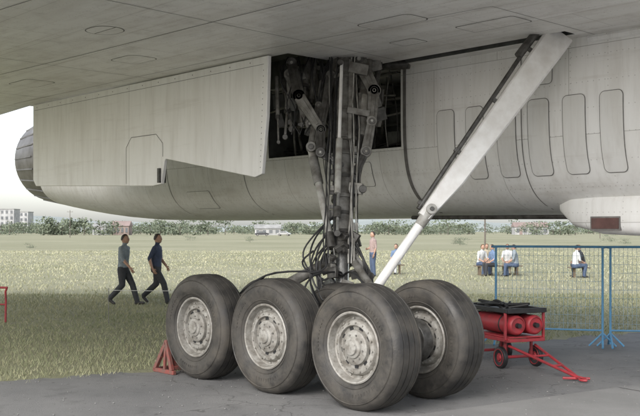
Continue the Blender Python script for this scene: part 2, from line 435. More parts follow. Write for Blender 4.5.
strip(b,[(-8.1,3.98),(-1.55,3.98)],.006,.597)
for i in range(15): b.ball((-8.0+i*.44,.597,4.03),(.009,.003,.009),'groove',8,4)
for i in range(18): b.ball((-1.56-i*.004,.597,3.9-i*.075),(.007,.003,.007),'groove',6,4)
b.box((-4.0,.63,2.62),(.06,.12,.22),'dark')
b.obj('gear_bay_door_seams',air,recalc=False)
b=MB()
zz=4.0985  # flat dark strips just below the skin, painted shadow for the flap gaps
strip(b,[(-12,-1.6),(-3.2,-1.15),(4,-.9)],.014,zz,plane='xy')
strip(b,[(-9,-3.6),(0,-2.9),(3,-2.6)],.012,zz,plane='xy')
strip(b,[(-4.2,.7),(-4.0,-6)],.010,zz,plane='xy'); strip(b,[(-.6,2.1),(-.3,-4)],.010,zz,plane='xy')
strip(b,[(-7.2,.7),(-7.1,-6)],.010,zz,plane='xy')
strip(b,[(-8.3,.3),(-1.2,.35),(2.1,.6),(2.1,2.6)],.010,zz,plane='xy')
def hatch(b,s0,s1,t0,t1,r,mat='wing'):
    for g_,z_,m_ in ((0,4.0980,'groove'),(.012,4.0972,mat)):
        o=rrect(s0+g_,s1-g_,t0+g_,t1-g_,r-g_*.5); n=len(o); b.add([(x,y,z_) for x,y in o],[list(range(n))],m_)
hatch(b,-3.3,-2.7,-.7,-.25,.12); hatch(b,-1.9,-1.4,-1.9,-1.5,.2); hatch(b,.5,1.3,.2,.6,.1); hatch(b,-6.2,-5.5,-.8,-.3,.1); hatch(b,1.2,2.0,1.1,1.5,.05)
hatch(b,-5.3,-4.9,-2.6,-2.2,.18); hatch(b,.1,.5,1.2,1.5,.04)
b.obj('wing_hatches',air,recalc=False)
b=MB()
b.path([(-8.4,2.66,4.06),(-3.95,2.66,4.06)],.05,'fus',8,1)
b.path([(2.0,2.66,4.07),(7,2.66,4.07)],.06,'fus',8,1)
b.obj('wing_root_fillet',air)
b=MB()
cs=[(1.25,2.02,.15),(1.5,1.84,.30),(1.9,1.745,.36),(2.6,1.715,.38),(4.5,1.70,.38),(5.6,1.78,.34),(6.3,2.02,.15)]
vs=[];fs=[];n=20
for s_,zb,hw in cs:
    for i in range(n):
        a=2*math.pi*i/n; c_,sn=math.cos(a),math.sin(a); zt=2.25; cz=(zb+zt)/2; hh=(zt-zb)/2
        vs.append((s_,3.35+hw*math.copysign(abs(c_)**.5,c_),cz+hh*math.copysign(abs(sn)**.5,sn)))
for j in range(len(cs)-1):
    for i in range(n): fs.append([j*n+i,j*n+(i+1)%n,(j+1)*n+(i+1)%n,(j+1)*n+i])
fs+=[list(range(n))[::-1],[(len(cs)-1)*n+i for i in range(n)]]
b.add(vs,fs,'fus')
b.box((2.02,2.985,1.88),(.36,.03,.13),'lens'); b.box((2.02,2.995,1.88),(.40,.03,.17),'groove')
b.obj('ventral_fairing',air)
b=MB(); b.tube((-1.6,3.6,1.99),(1.4,3.5,1.97),.03,.03,'dark',8)
b.obj('belly_antenna',air)
b=MB()
for i in range(6):
    s_=-3.7+i*.5; b.box((s_,3.62,3.6),(.05,.12,1.2),'steel')
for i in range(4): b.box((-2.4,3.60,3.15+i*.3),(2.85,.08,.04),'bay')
for i in range(34):
    s0=rng.uniform(-3.7,-1.1); z0=rng.uniform(3.05,4.2); t0=rng.uniform(2.6,3.5)
    if rng.random()<.6: b.path([(s0,t0,3.0),(s0+rng.uniform(-.1,.1),t0-.05,3.5),(s0+rng.uniform(-.2,.2),t0,4.35)],rng.uniform(.008,.025),rng.choice(['hose','steel','dark','steel']),7,3)
    else: b.path([(-3.8,t0,z0),(-2.5,t0-.05,z0+rng.uniform(-.15,.15)),(-1.05,t0,z0)],rng.uniform(.008,.022),rng.choice(['hose','steel','dark']),7,3)
for i in range(14):
    b.box((rng.uniform(-3.6,-1.2),rng.uniform(2.9,3.5),rng.uniform(3.1,4.1)),(rng.uniform(.08,.3),rng.uniform(.08,.2),rng.uniform(.08,.3)),rng.choice(['dark','steel','bay']))
b.obj('bay_plumbing',air,bevel=.008)

# ------------------------------------------------------------------ landing gear
gear=empty('main_landing_gear')
def G(dx,z,dy=0.): return Vector((.25+.026*(z-.7)+dx,11+.464*(z-.7)+dy,z))
b=MB()
half=[(.352,.150),(.372,.176),(.40,.190),(.45,.207),(.50,.213),(.545,.208),(.585,.190),(.612,.165),(.627,.135)]
tread=[]
for y in (.115,.04,-.04,-.115):
    e_=.631 if abs(y)>.1 else .636
    tread.append((y+.008,e_)); tread.append((y+.005,.623)); tread.append((y-.005,.623)); tread.append((y-.008,e_))
prof=[(r,y) for r,y in half]+[(r,y) for y,r in tread]+[(r,-y) for r,y in half[::-1]]
b.lathe(prof,'rubber',96)
for sgn in (-1,1):
    for rr in (.405,.56): b.lathe([(rr-.006,sgn*(.193 if rr<.5 else .2035)),(rr,sgn*(.199 if rr<.5 else .2095)),(rr+.006,sgn*(.195 if rr<.5 else .2005))],'rubber',96)
    for a0 in (.3,2.5,4.4):
        for i in range(9):
            a=a0+i*.085; b.box((.475*math.cos(a),sgn*.2105,.475*math.sin(a)),(.032,.006,.022 if i%3 else .012),'rubber',Matrix.Rotation(-a,3,'Y'))
hub=[(.358,.150),(.362,.178),(.350,.186),(.338,.180),(.328,.150),(.318,.108),(.300,.092),(.285,.092),(.277,.118),(.262,.140),(.235,.150),(.222,.150),(.212,.118),(.180,.112),(.172,.150),(.150,.162),(.112,.165),(.104,.182),(.078,.190),(.070,.208),(.045,.214),(.0,.214)]
for sg in (-1,1): b.lathe([(r,sg*y) for r,y in hub],'hub',64)
for sg in (-1,1):
    for i in range(16):
        a=2*math.pi*i/16; c_,s_=math.cos(a),math.sin(a)
        b.tube((.248*c_,sg*.140,.248*s_),(.248*c_,sg*.160,.248*s_),.009,.009,'hub',6)
    for i in range(9):
        a=2*math.pi*(i+.5)/9; c_,s_=math.cos(a),math.sin(a)
        b.box((.196*c_,sg*.114,.196*s_),(.030,.012,.05),'black',Matrix.Rotation(-a,3,'Y'))
        b.tube((.131*c_,sg*.155,.131*s_),(.131*c_,sg*.176,.131*s_),.010,.010,'steel',6)
    for i in range(12):
        a=2*math.pi*i/12; c_,s_=math.cos(a),math.sin(a)
        b.box((.294*c_,sg*.098,.294*s_),(.016,.022,.03),'hub',Matrix.Rotation(-a,3,'Y'))
wob=b.obj('wheel',smooth=28)
wm=wob.data; bpy.data.objects.remove(wob)
C=[Vector((-1.385,11.31,.63)),Vector((-.475,10.33,.63)),Vector((.45,9.35,.63))]
pv=Vector((.729,.684,0)); GA=1.0
i=0
for ci,c in enumerate(C):
    for g_ in (0,GA):
        o=bpy.data.objects.new('wheel' if i==0 else 'wheel.%03d'%i,wm); COL.objects.link(o); o.parent=gear
        o.location=c+pv*g_
        if g_ and ci<2: o.scale=(.93,)*3; o.location.z=.587
        o.rotation_euler=(Matrix.Rotation(RZ,3,'Z')@Matrix.Rotation(.95*i+.2,3,'Y')).to_euler(); i+=1
b=MB(); m=[c+pv*GA*.5 for c in C]; uv=(C[2]-C[0]).normalized()
b.tube(m[0]-uv*.12,m[2]+uv*.12,.105,.105,'steel',20)
for q in m: b.tube(q-uv*.11,q+uv*.11,.15,.15,'steel',20)
for c in C:
    b.tube(c,c+pv*GA,.075,.075,'steel',16)
    for f in (.22,.78): b.tube(c+pv*GA*f,c+pv*GA*(f+.10 if f<.5 else f-.10),.24,.2,'dark',28)
for k_ in (0,1):
    for off in (.3,.7):
        p=C[k_]+pv*off+Vector((0,0,-.16)); q=C[k_+1]+pv*off+Vector((0,0,-.16)); b.tube(p,q,.018,.018,'chrome',8)
        b.tube(C[k_]+pv*off+Vector((0,0,.2)),C[k_+1]+pv*off+Vector((0,0,.2)),.022,.022,'dark',8)
b.obj('bogie_beam',gear,bevel=.008)
b=MB()
b.tube(G(0,.62),G(0,1.05),.17,.14,'steel',20)
b.box(G(0,.8),(.30,.36,.30),'steel',Rz)
b.tube(G(0,.95),G(0,1.62),.088,.088,'chrome',20)
b.tube(G(0,1.50),G(0,1.62),.145,.145,'dark',20)
b.tube(G(0,1.6),G(0,2.95),.120,.130,'steel',24)
b.tube(G(0,2.9),G(0,4.2),.165,.18,'steel',24)
for z,r in ((1.72,.143),(1.95,.135),(2.16,.15),(2.42,.139),(2.72,.15),(2.92,.19),(3.3,.19),(3.75,.2)):
    b.tube(G(0,z),G(0,z+.045),r,r,'dark' if r<.145 else 'steel',24)
b.beam(G(.10,1.55,-.05),G(.34,1.25,-.12),.07,.20,'steel',(0,1,0),.05,.09)
b.beam(G(.34,1.25,-.12),G(.10,.92,-.05),.05,.09,'steel',(0,1,0),.07,.22)
b.tube(G(.34,1.25,-.2),G(.34,1.25,-.03),.045,.045,'dark',12)
b.beam(G(.08,2.33,-.08),G(.24,2.31,-.12),.14,.1,'light'); b.tube(G(.24,2.31,-.2),G(.24,2.31,0),.05,.05,'dark',14)
b.beam(G(.07,2.95,-.18),G(.07,4.05,-.2),.05,.08,'steel'); b.beam(G(.10,1.7,-.10),G(.11,2.9,-.12),.04,.07,'dark'); b.beam(G(-.11,2.3,-.08),G(-.13,3.2,-.1),.05,.06,'dark')
b.tube(G(.19,2.25,-.05),G(.20,3.6,-.1),.028,.028,'steel',12); b.tube(G(.19,2.6,-.05),G(.195,3.1,-.08),.04,.04,'dark',12)
b.obj('shock_strut',gear,bevel=.006)
b=MB()
b.tube(G(-.07,1.78,-.28),G(-.06,2.9,-.30),.020,.020,'chrome',12)
b.tube(G(-.075,2.25,-.28),G(-.065,2.95,-.30),.042,.042,'light',14)
b.tube(G(-.065,2.95,-.3),G(-.05,4.02,-.3),.022,.022,'white',12)
b.tube(G(-.075,1.95,-.28),G(-.072,2.08,-.28),.045,.045,'dark',12)
for z in (1.76,4.0): b.tube(G(-.07,z,-.36),G(-.07,z,-.2),.04,.04,'dark',14)
b.tube(G(-.42,2.85,-.05),G(-.13,1.60,-.18),.050,.044,'light',14)
b.tube(G(-.39,2.72,-.06),G(-.31,2.38,-.09),.062,.062,'steel',14)
b.tube(G(-.17,1.76,-.17),G(-.13,1.58,-.18),.06,.06,'dark',14)
b.tube(G(-.42,2.86,-.2),G(-.42,2.86,.1),.065,.065,'steel',16); b.tube(G(-.42,2.86,-.215),G(-.42,2.86,-.19),.035,.035,'dark',12)
b.obj('side_stay_actuators',gear,bevel=.005)
b=MB()
def link(p,q,w0,w1,th,mat='steel',up=(0,1,0)):
    p=Vector(p);q=Vector(q)
    b.beam(p,q,w0,th,mat,up,w1,th); b.beam(p.lerp(q,.15)+Vector((0,-th*.55,0)),p.lerp(q,.85)+Vector((0,-th*.55,0)),w0*.35,th*.3,mat,up,w1*.35)
    for e_,w_ in((p,w0),(q,w1)):
        b.tube(e_-Vector((0,th*.62,0)),e_+Vector((0,th*.62,0)),w_*.56,w_*.56,mat,20)
        b.tube(e_-Vector((0,th*.80,0)),e_+Vector((0,th*.80,0)),w_*.34,w_*.34,'dark',14)
        b.tube(e_-Vector((0,th*.95,0)),e_+Vector((0,th*.95,0)),w_*.16,w_*.16,'light',6)
link(G(-.30,3.08,-.2),G(-.30,2.78,-.2),.12,.11,.10,'dark')
link(G(-.30,3.08,-.2),G(-.60,3.55,-.15),.11,.15,.10,'steel')
link(G(-.60,3.55,-.15),G(-.72,4.05,0),.15,.13,.10,'dark')
link(G(-.30,3.08,-.15),G(-.19,3.85,-.1),.09,.12,.09,'dark')
link(G(-.42,2.86,0),G(-.34,3.45,.05),.10,.09,.08,'steel')
link(G(-.30,2.78,-.15),G(-.05,2.62,-.1),.09,.09,.08,'dark')
link(G(.18,4.08,-.1),G(.38,3.62,-.15),.19,.16,.12,'steel')
link(G(.38,3.62,-.15),G(.35,3.20,-.15),.15,.12,.12,'steel')
link(G(.35,3.20,-.15),G(.28,2.80,-.1),.11,.13,.11,'steel')
link(G(.28,2.80,-.1),G(.12,2.45,-.05),.10,.10,.10,'dark')
link(G(-.75,3.9,.1),G(-.45,3.2,.15),.13,.11,.10,'steel')
b.tube(G(.30,4.1,.0),G(.22,3.0,-.05),.075,.075,'steel',16)
b.tube(G(.26,3.55,-.02),G(.24,3.3,-.03),.09,.09,'light',16)
b.beam(G(.05,3.95,-.22),G(.30,3.9,-.2),.14,.12,'steel'); b.beam(G(.03,3.35,-.22),G(.32,3.3,-.18),.08,.10,'steel')
b.tube(G(.50,4.2,.2),G(.12,2.1,.05),.04,.038,'dark',12)
for i in range(17):
    x=-.92+.052*i+rng.uniform(-.03,.03); z0=rng.uniform(3.8,4.2); L=rng.uniform(.6,1.1); dy=rng.uniform(.0,.45)
    p=G(x,z0,dy); q=G(x+rng.uniform(-.10,.14),max(2.95,z0-L),dy+rng.uniform(-.1,.1)); r_=rng.uniform(.016,.042)
    mt=rng.choice(['dark','steel','light','bay'])
    b.tube(p,q,r_*.6,r_*.6,'steel',10); mm=p.lerp(q,.65); b.tube(mm,p,r_*1.3,r_*1.3,mt,14); b.tube(mm,mm.lerp(p,.08),r_*1.5,r_*1.5,'dark',14)
    b.tube(q-Vector((0,.03,0)),q+Vector((0,.03,0)),r_*1.2,r_*1.2,'dark',12)
for i in range(26):
    b.box(G(rng.uniform(-.95,.50),rng.uniform(3.1,4.15),rng.uniform(.05,.6)),(rng.uniform(.05,.18),rng.uniform(.05,.15),rng.uniform(.05,.22)),rng.choice(['dark','steel','bay','steel']),Euler((rng.uniform(-.2,.2),rng.uniform(-.3,.3),rng.uniform(-.5,.5))).to_matrix())
for i in range(14):
    x=rng.uniform(-.9,.1); b.path([G(x,4.15,0),G(x+rng.uniform(-.1,.1),3.8,-.05),G(x+rng.uniform(-.2,.2),3.4,.05),G(x+rng.uniform(-.1,.3),3.05,.1)],rng.uniform(.007,.013),'hose',6,4)
b.tube(G(-.9,4.12,.9),G(.9,4.10,.3),.07,.07,'dark',16)
b.obj('retraction_linkage',gear,bevel=.006)
b=MB()
for i in range(14):
    dx=rng.uniform(-.22,-.06) if i%2 else rng.uniform(.08,.19); dy=rng.uniform(-.24,-.1)
    b.path([G(dx+rng.uniform(-.03,.03),z,dy+rng.uniform(-.03,.03)) for z in (4.1,3.6,3.1,2.6,2.1,1.7,1.4)],rng.uniform(.006,.012),rng.choice(['hose','hose','steel','light']),7,4)
for i in range(11):
    z1=rng.uniform(1.4,1.75); sgn=-1 if i<8 else 1
    x1=sgn*rng.uniform(.08,.15); o_=sgn*rng.uniform(.22,.48)
    b.path([G(x1,z1+.25,-.15),G(x1+o_*.5,z1+.02,-.2),G(o_,z1-.22,-.2+rng.uniform(-.1,.1)),G(o_*.8,z1-.45,-.15),G(o_*.3,z1-.55+rng.uniform(-.1,.1),-.12),G(0,.75,-.1)],rng.uniform(.008,.014),'hose',7,5)
for k_ in (0,1,2):
    for sg in (-.15,.15):
        e=m[k_]+pv*sg*1.5+Vector((0,0,.2)); b.path([G(0,1.25,-.15),G(-.2+.15*k_,1.3,-.2),m[1].lerp(m[k_],.6)+Vector((0,0,.62)),e],.012,'hose',7,5)
b.path([G(-.35,1.55,-.2),G(-.48,1.42,-.2),G(-.38,1.30,-.25),G(-.20,1.36,-.25),G(-.22,1.55,-.2)],.012,'hose',7,5)
b.obj('hydraulic_hoses',gear)
b=MB()
b.tube(G(-.1,1.45,-.1),m[0]+Vector((0,0,.16)),.045,.045,'chrome',14)
b.tube(G(-.1,1.45,-.1),(G(-.1,1.45,-.1)+m[0]+Vector((0,0,.16)))/2,.065,.065,'steel',14)
b.tube(G(.12,1.45,-.1),m[2]+Vector((0,0,.16)),.045,.045,'steel',14)
for i in range(30):
    z=rng.uniform(.95,1.75); a=rng.uniform(0,6.28)
    b.box(G(.2*math.cos(a),z,.2*math.sin(a)-.03),(rng.uniform(.04,.15),rng.uniform(.03,.08),rng.uniform(.04,.14)),rng.choice(['dark','steel','dark','bay']),Euler((rng.uniform(-.6,.6),rng.uniform(-.6,.6),rng.uniform(-1,1))).to_matrix())
for i in range(18):
    z=rng.uniform(1.75,2.9); s_=rng.choice([-1,1])
    b.box(G(s_*.14,z,-.10+rng.uniform(-.03,.03)),(rng.uniform(.04,.1),.06,rng.uniform(.03,.12)),rng.choice(['dark','steel','light']))
b.obj('bogie_damper_brackets',gear,bevel=.005)
b=MB(); T=A(1.75,2.31,4.16); Bt=Vector((.62,10.55,1.12)); d=(T-Bt); dn=d.normalized(); wv=Vector((-dn.z,0,dn.x)).normalized()
def at(k_): return Bt+d*k_
b.tube(at(0),at(.36),.055,.055,'white',16)
b.tube(at(.0)-Vector((0,.1,0)),at(0)+Vector((0,.1,0)),.08,.08,'dark',16)
th=dn.cross(wv).normalized()
prof=[(.27,.05,.07),(.33,.0,.09),(.42,-.01,.115),(.96,-.03,.165),(1.0,-.03,.165)]
vs=[];fs=[]
for k_,o_,hw in prof:
    c=at(k_)-wv*(hw-.09)
    for a_,t_ in((-1,-.035),(-.85,-.06),(.85,-.06),(1,-.035),(1,.035),(.85,.06),(-.85,.06),(-1,.035)): vs.append(c+wv*hw*a_+th*t_)
for j in range(len(prof)-1):
    for i in range(8): fs.append([j*8+i,j*8+(i+1)%8,(j+1)*8+(i+1)%8,(j+1)*8+i])
fs+=[list(range(8))[::-1],[(len(prof)-1)*8+i for i in range(8)]]
b.add(vs,fs,'white')
b.tube(at(.28)+wv*.12,at(.93)+wv*.16,.026,.026,'dark',10)
b.tube(at(.86)+wv*.18,at(1.0)+wv*.16,.05,.05,'dark',12)
for k_ in (.3,.5,.7,.9): b.beam(at(k_)+wv*.03,at(k_)+wv*.17,.05,.04,'dark')
b.tube(at(.30)-th*.11,at(.30)+th*.11,.06,.06,'light',16); b.tube(at(.30)-th*.13,at(.30)+th*.13,.025,.025,'dark',10)
b.tube(at(.30),at(.24),.075,.062,'light',16)
b.obj('drag_brace',gear,bevel=.004,smooth=30)

# ------------------------------------------------------------------ wheel chock
b=MB(); u3=Vector((.684,-.729,0)); base=C[0]-u3*.50; base.z=0
def W(a,p,z): return base+(-u3)*a+(-pv)*p+Vector((0,0,z))
for p_ in (.17,-.17):
    b.beam(W(-.08,p_,.03),W(.36,p_,.03),.05,.05,'chockred',(0,0,1))
    b.beam(W(.36,p_,.03),W(.10,p_,.40),.05,.05,'chockred',(0,0,1))
    b.beam(W(.10,p_,.40),W(-.02,p_,.05),.05,.05,'chockred',(0,0,1))
    b.beam(W(.14,p_,.05),W(.12,p_,.34),.035,.035,'chockred',(0,0,1))
for a_,z_ in ((.36,.03),(.10,.40),(.0,.08),(.23,.22)): b.beam(W(a_,.19,z_),W(a_,-.19,z_),.05,.05,'chockred',(0,0,1))
vs=[W(.0,.17,.07),W(.0,-.17,.07),W(.09,-.17,.37),W(.09,.17,.37)]; b.add(vs,[[0,1,2,3]],'chockred')
b.obj('wheel_chock',bevel=.006)

# ------------------------------------------------------------------ red cart
cart=empty('red_gas_bottle_cart',(2.46,12.50,0),math.atan2(-.93,.37))
b=MB()
for x in (-.36,.36):
    for y in (-.27,.27):
        M=Matrix.Translation((x,y,.145))
        b.lathe([(.06,-.02),(.10,-.03),(.118,-.032),(.14,-.025),(.145,0),(.14,.025),(.118,.032),(.10,.03),(.06,.02)],'black',28,M)
        b.lathe([(.0,-.035),(.035,-.035),(.04,-.018),(.095,-.018),(.105,-.036),(.114,-.036),(.114,.036),(.105,.036),(.095,.018),(.04,.018),(.035,.035),(0,.035)],'red',24,M)
    b.tube((x,-.30,.145),(x,.30,.145),.02,.02,'red',10)
    for y in (-.2,.2): b.beam((x,y,.15),(x,y,.38),.04,.03,'red')
for y in (-.25,.25): b.beam((-.55,y,.38),(.55,y,.38),.05,.05,'red',(0,0,1))
for x in (-.55,-.2,.2,.55): b.beam((x,-.27,.38),(x,.27,.38),.04,.04,'red',(0,0,1))
b.box((0,0,.415),(1.06,.50,.02),'red')
b.obj('chassis',cart,bevel=.004)
b=MB()
for y in (-.135,.135):
    M=Matrix.Translation((0,y,.57))@Matrix.Rotation(rad(-90),4,'Z')
    b.lathe([(0,-.56),(.06,-.555),(.105,-.53),(.125,-.48),(.127,.50),(.127,.53),(.11,.56),(.10,.565),(.095,.545),(.02,.54),(0,.54)],'red',32,M)
    b.tube((.53,y,.57),(.60,y,.57),.035,.03,'black',12); b.tube((-.52,y,.57),(-.62,y,.57),.035,.03,'steel',10)
    for x in (-.3,.3): b.lathe([(.129,-.015),(.132,-.012),(.132,.012),(.129,.015)],'black',32,Matrix.Translation((x,y,.57))@Matrix.Rotation(rad(-90),4,'Z'))
b.obj('gas_bottles',cart)
b=MB()
for y in (-.29,.29):
    for x in (-.5,.5): b.beam((x,y,.38),(x,y,.74),.03,.03,'red')
    b.beam((-.55,y,.76),(.55,y,.76),.04,.05,'black',(0,0,1))
b.box((0,0,.735),(1.08,.56,.02),'black'); b.beam((.54,-.29,.76),(.54,.29,.76),.04,.06,'black',(0,0,1)); b.beam((-.54,-.29,.76),(-.54,.29,.76),.04,.06,'black',(0,0,1))
for i in range(7): b.path([(rng.uniform(-.45,.45),rng.uniform(-.2,.2),.76),(rng.uniform(-.45,.45),rng.uniform(-.2,.2),.83),(rng.uniform(-.45,.45),rng.uniform(-.2,.2),.78)],.018,'hose',7,5)
b.obj('tool_tray',cart,bevel=.004)
b=MB()
b.tube((.45,-.2,.30),(1.62,.0,.05),.018,.018,'red',10); b.tube((.45,.2,.30),(1.62,.0,.05),.018,.018,'red',10)
b.tube((.85,-.13,.215),(.85,.13,.215),.014,.014,'red',8); b.tube((1.2,-.07,.14),(1.2,.07,.14),.014,.014,'red',8)
b.path([(1.60,0,.06),(1.70,.03,.05),(1.76,0,.04),(1.70,-.04,.04),(1.62,0,.05)],.014,'red',8,4)
b.tube((1.5,-.14,.04),(1.66,.13,.04),.016,.016,'red',8)
b.obj('tow_bar',cart)

# ------------------------------------------------------------------ fence panels
def fence(name,p0,p1,h=1.54):
    b=MB(); p0=Vector(p0);p1=Vector(p1);L=(p1-p0).length;dr=(p1-p0).normalized(); nn=Vector((-dr.y,dr.x,0)); Z=Vector((0,0,1))
    def P(x,z): return p0+dr*x+Z*z
    for x in (0,L): b.tube(P(x,.05),P(x,h-.03),.018,.018,'blue',10)
    b.path([P(0,h-.04),P(.01,h-.01),P(.05,h),P(L-.05,h),P(L-.01,h-.01),P(L,h-.04)],.018,'blue',8,3)
    b.tube(P(0,.26),P(L,.26),.014,.014,'blue',10)
    x=.06
    while x<L: b.tube(P(x,.26),P(x,h),.0024,.0024,'wire',5,caps=False); x+=.065
    z=.36
    while z<h-.05: b.tube(P(0,z),P(L,z),.0024,.0024,'wire',5,caps=False); z+=.13
    for x in (.0,L):
        b.path([P(x,.22)+nn*.0,P(x,.14)+nn*.12,P(x,.02)+nn*.28],.016,'blue',8,4); b.path([P(x,.22),P(x,.14)-nn*.12,P(x,.02)-nn*.28],.016,'blue',8,4)
        b.path([P(x,.22),P(x,.12)+dr*.1,P(x,.02)+dr*.2],.014,'blue',8,4); b.path([P(x,.22),P(x,.12)-dr*.1,P(x,.02)-dr*.2],.014,'blue',8,4)
    return b.obj(name)
fence('crowd_barrier_fence',(2.78,14.7,0),(4.33,14.25,0))
fence('crowd_barrier_fence.001',(4.45,14.25,0),(6.3,13.9,0))
b=MB(); b.path([(-7.9,18.4,0),(-7.9,18.4,.6),(-7.8,18.4,.68),(-6.22,18.1,.68),(-6.12,18.1,.6),(-6.12,18.1,0)],.022,'red',8,3); b.tube((-7.9,18.4,.35),(-6.12,18.1,.35),.016,.016,'red',8); b.obj('red_barrier_rail')
MAT['tape']=simple('white_tape',(.75,.75,.73),.5)
b=MB()
b.path([(-4.0,17.6,.66),(-2.8,17.7,.64),(-.9,17.9,.66)],.005,'tape',6,6)
for x,y in ((-4.0,17.6),(-.9,17.9)): b.tube((x,y,0),(x,y,.7),.007,.007,'steel',8)
b.obj('barrier_tape')

# ------------------------------------------------------------------ people
def pmat(name,c,r=.8): return simple(name,c,r,0,.3,14)
SKIN=pmat('person_skin',(.46,.28,.20),.55); HAIR=pmat('person_hair',(.045,.033,.025),.6); SHOE=pmat('person_shoes',(.03,.028,.026),.5)
def person(name,loc,heading,pose,shirt,trouser,hair=HAIR,scale=1.,vox=.014,long=False,lean=0.,female=False):
    J=dict(pose)
    root=J.get('root',Vector((0,0,.92)))
    def sp(z,l=lean): return Vector((root.x+(z-.92)*l,0,root.z+(z-.92)))
    b=MB(); bones=[]
    W_=.90 if female else 1.
    secs=[(.80,.11,.155),(.88,.13,.178),(.97,.128,.17),(1.08,.12,.158),(1.22,.13,.175),(1.33,.128,.19*W_),(1.41,.10,.188*W_),(1.455,.07,.12),(1.49,.053,.056),(1.56,.05,.05)]
    n=18; vs=[]
    for z,rx,ry in secs:
        c=sp(z)
        for i in range(n):
            a=2*math.pi*i/n; vs.append(c+Vector((rx*math.cos(a),ry*math.sin(a),0)))
    fs=[[j*n+i,j*n+(i+1)%n,(j+1)*n+(i+1)%n,(j+1)*n+i] for j in range(len(secs)-1) for i in range(n)]+[list(range(n))[::-1],[(len(secs)-1)*n+i for i in range(n)]]
    b.add(vs,fs,shirt)
    bones+=[(sp(.84),sp(.93),.15,2),(sp(1.0),sp(1.38),.16,1),(sp(1.40),sp(1.42),.12,1),(sp(1.50),sp(1.58),.05,0)]
    hc=sp(1.62)+Vector((.015,0,0))
    b.ball(hc,(.098,.080,.120),shirt,16,12); b.ball(hc+Vector((.035,0,-.055)),(.055,.052,.06),shirt,12,8)
    b.ball(hc+Vector((.10,0,-.012)),(.018,.013,.022),shirt,8,6)
    for s_ in(-1,1): b.ball(hc+Vector((-.005,s_*.080,-.01)),(.018,.010,.03),shirt,8,6)
    bones.append((hc,hc+Vector((0,0,.01)),.1,0))
    def limb(pts,rs,mats):
        for i in range(len(pts)-1):
            b.tube(pts[i],pts[i+1],rs[i],rs[i+1],shirt,14); b.ball(pts[i],rs[i],shirt,12,8); bones.append((pts[i],pts[i+1],(rs[i]+rs[i+1])/2,mats[i]))
        b.ball(pts[-1],rs[-1],shirt,12,8)
    hands=[]
    for sd_ in ('L','R'):
        sg=1 if sd_=='L' else -1
        hip=Vector((root.x,sg*.09,root.z-.04)); kn,an,toe=[Vector(v) for v in J['leg'+sd_]]
        limb([hip,hip.lerp(kn,.5),kn,kn.lerp(an,.35),an],[.105,.092,.076,.074,.062],[2,2,2,2])
        heel=an+(an-toe).normalized()*.03; heel.z=an.z-.045
        b.tube(an,heel,.045,.042,shirt,12); b.tube(heel,toe,.045,.036,shirt,12,sx=1.); b.ball(toe,(.04,.042,.034),shirt,12,8); b.ball(heel,.043,shirt,12,8)
        bones.append((heel,toe,.05,3))
        sh=sp(1.395)+Vector((0,sg*.185*W_,0)); el,wr,hn=[Vector(v) for v in J['arm'+sd_]]
        el=el+sp(1.395)-Vector((0,0,1.395)); wr=wr+sp(1.395)-Vector((0,0,1.395)); hn=hn+sp(1.395)-Vector((0,0,1.395))
        limb([sh,sh.lerp(el,.5),el,wr],[.064,.058,.046,.031],[1,1 if long else 1,1 if long else 0])
        b.tube(wr,wr.lerp(hn,.55),.028,.038,shirt,12,sx=.6); b.ball(wr.lerp(hn,.5),.034,shirt,10,8); bones.append((wr,hn,.035,0)); hands.append((wr,hn,sg))
        if not long: bones[-2]=(el.lerp(sh,.12),wr,.036,0)
    ob=b.obj(name,smooth=0)
    md=ob.modifiers.new('r','REMESH'); md.mode='VOXEL'; md.voxel_size=vox; md.use_smooth_shade=True
    sm=ob.modifiers.new('s','SMOOTH'); sm.iterations=4; sm.factor=.5
    realize(ob); me=ob.data; me.materials.clear()
    for m_ in (SKIN,shirt,trouser,SHOE,hair): me.materials.append(m_)
    nf=len(me.polygons); ce=np.empty(nf*3); me.polygons.foreach_get('center',ce); ce=ce.reshape(-1,3)
    D=[]
    for p,q,r_,_ in bones:
        p=np.array(p);q=np.array(q);dd=q-p;L=max(dd@dd,1e-9); t=np.clip(((ce-p)@dd)/L,0,1); D.append(np.linalg.norm(ce-p-t[:,None]*dd,axis=1)-r_)
    mi=np.array([x[3] for x in bones])[np.argmin(np.array(D),0)].astype(np.int32)
    me.polygons.foreach_set('material_index',mi)
    me.shade_smooth()
    b2=MB(); b2.mats=[SKIN,shirt,trouser,SHOE,hair]
    vs=[];fs=[];nu=24;nv=9
    for j in range(nv+1):
        t=.02+(math.pi*.60)*j/nv
        for i in range(nu):
            a=2*math.pi*i/nu
            front=max(0,math.cos(a)+.35)/1.35; lim=math.pi*(.58-.36*min(1,front*1.7)); tt=min(t,lim)
            j_=1+.02*math.sin(7*a+3*j)
            vs.append(hc+Vector((-.006+.106*math.sin(tt)*math.cos(a)*j_,.088*math.sin(tt)*math.sin(a)*j_,.006+.124*math.cos(tt)*j_)))
    for j in range(nv):
        for i in range(nu): fs.append([j*nu+i,j*nu+(i+1)%nu,(j+1)*nu+(i+1)%nu,(j+1)*nu+i])
    fs.append(list(range(nu))[::-1]); b2.add(vs,fs,hair)
    for s_ in(-1,1):
        b2.ball(hc+Vector((.086,s_*.03,.005)),(.010,.012,.006),HAIR,8,5); b2.ball(hc+Vector((.090,s_*.032,.024)),(.006,.017,.004),hair,8,5)
    b2.ball(hc+Vector((.087,0,-.062)),(.008,.024,.005),MAT['chockred'],8,5)
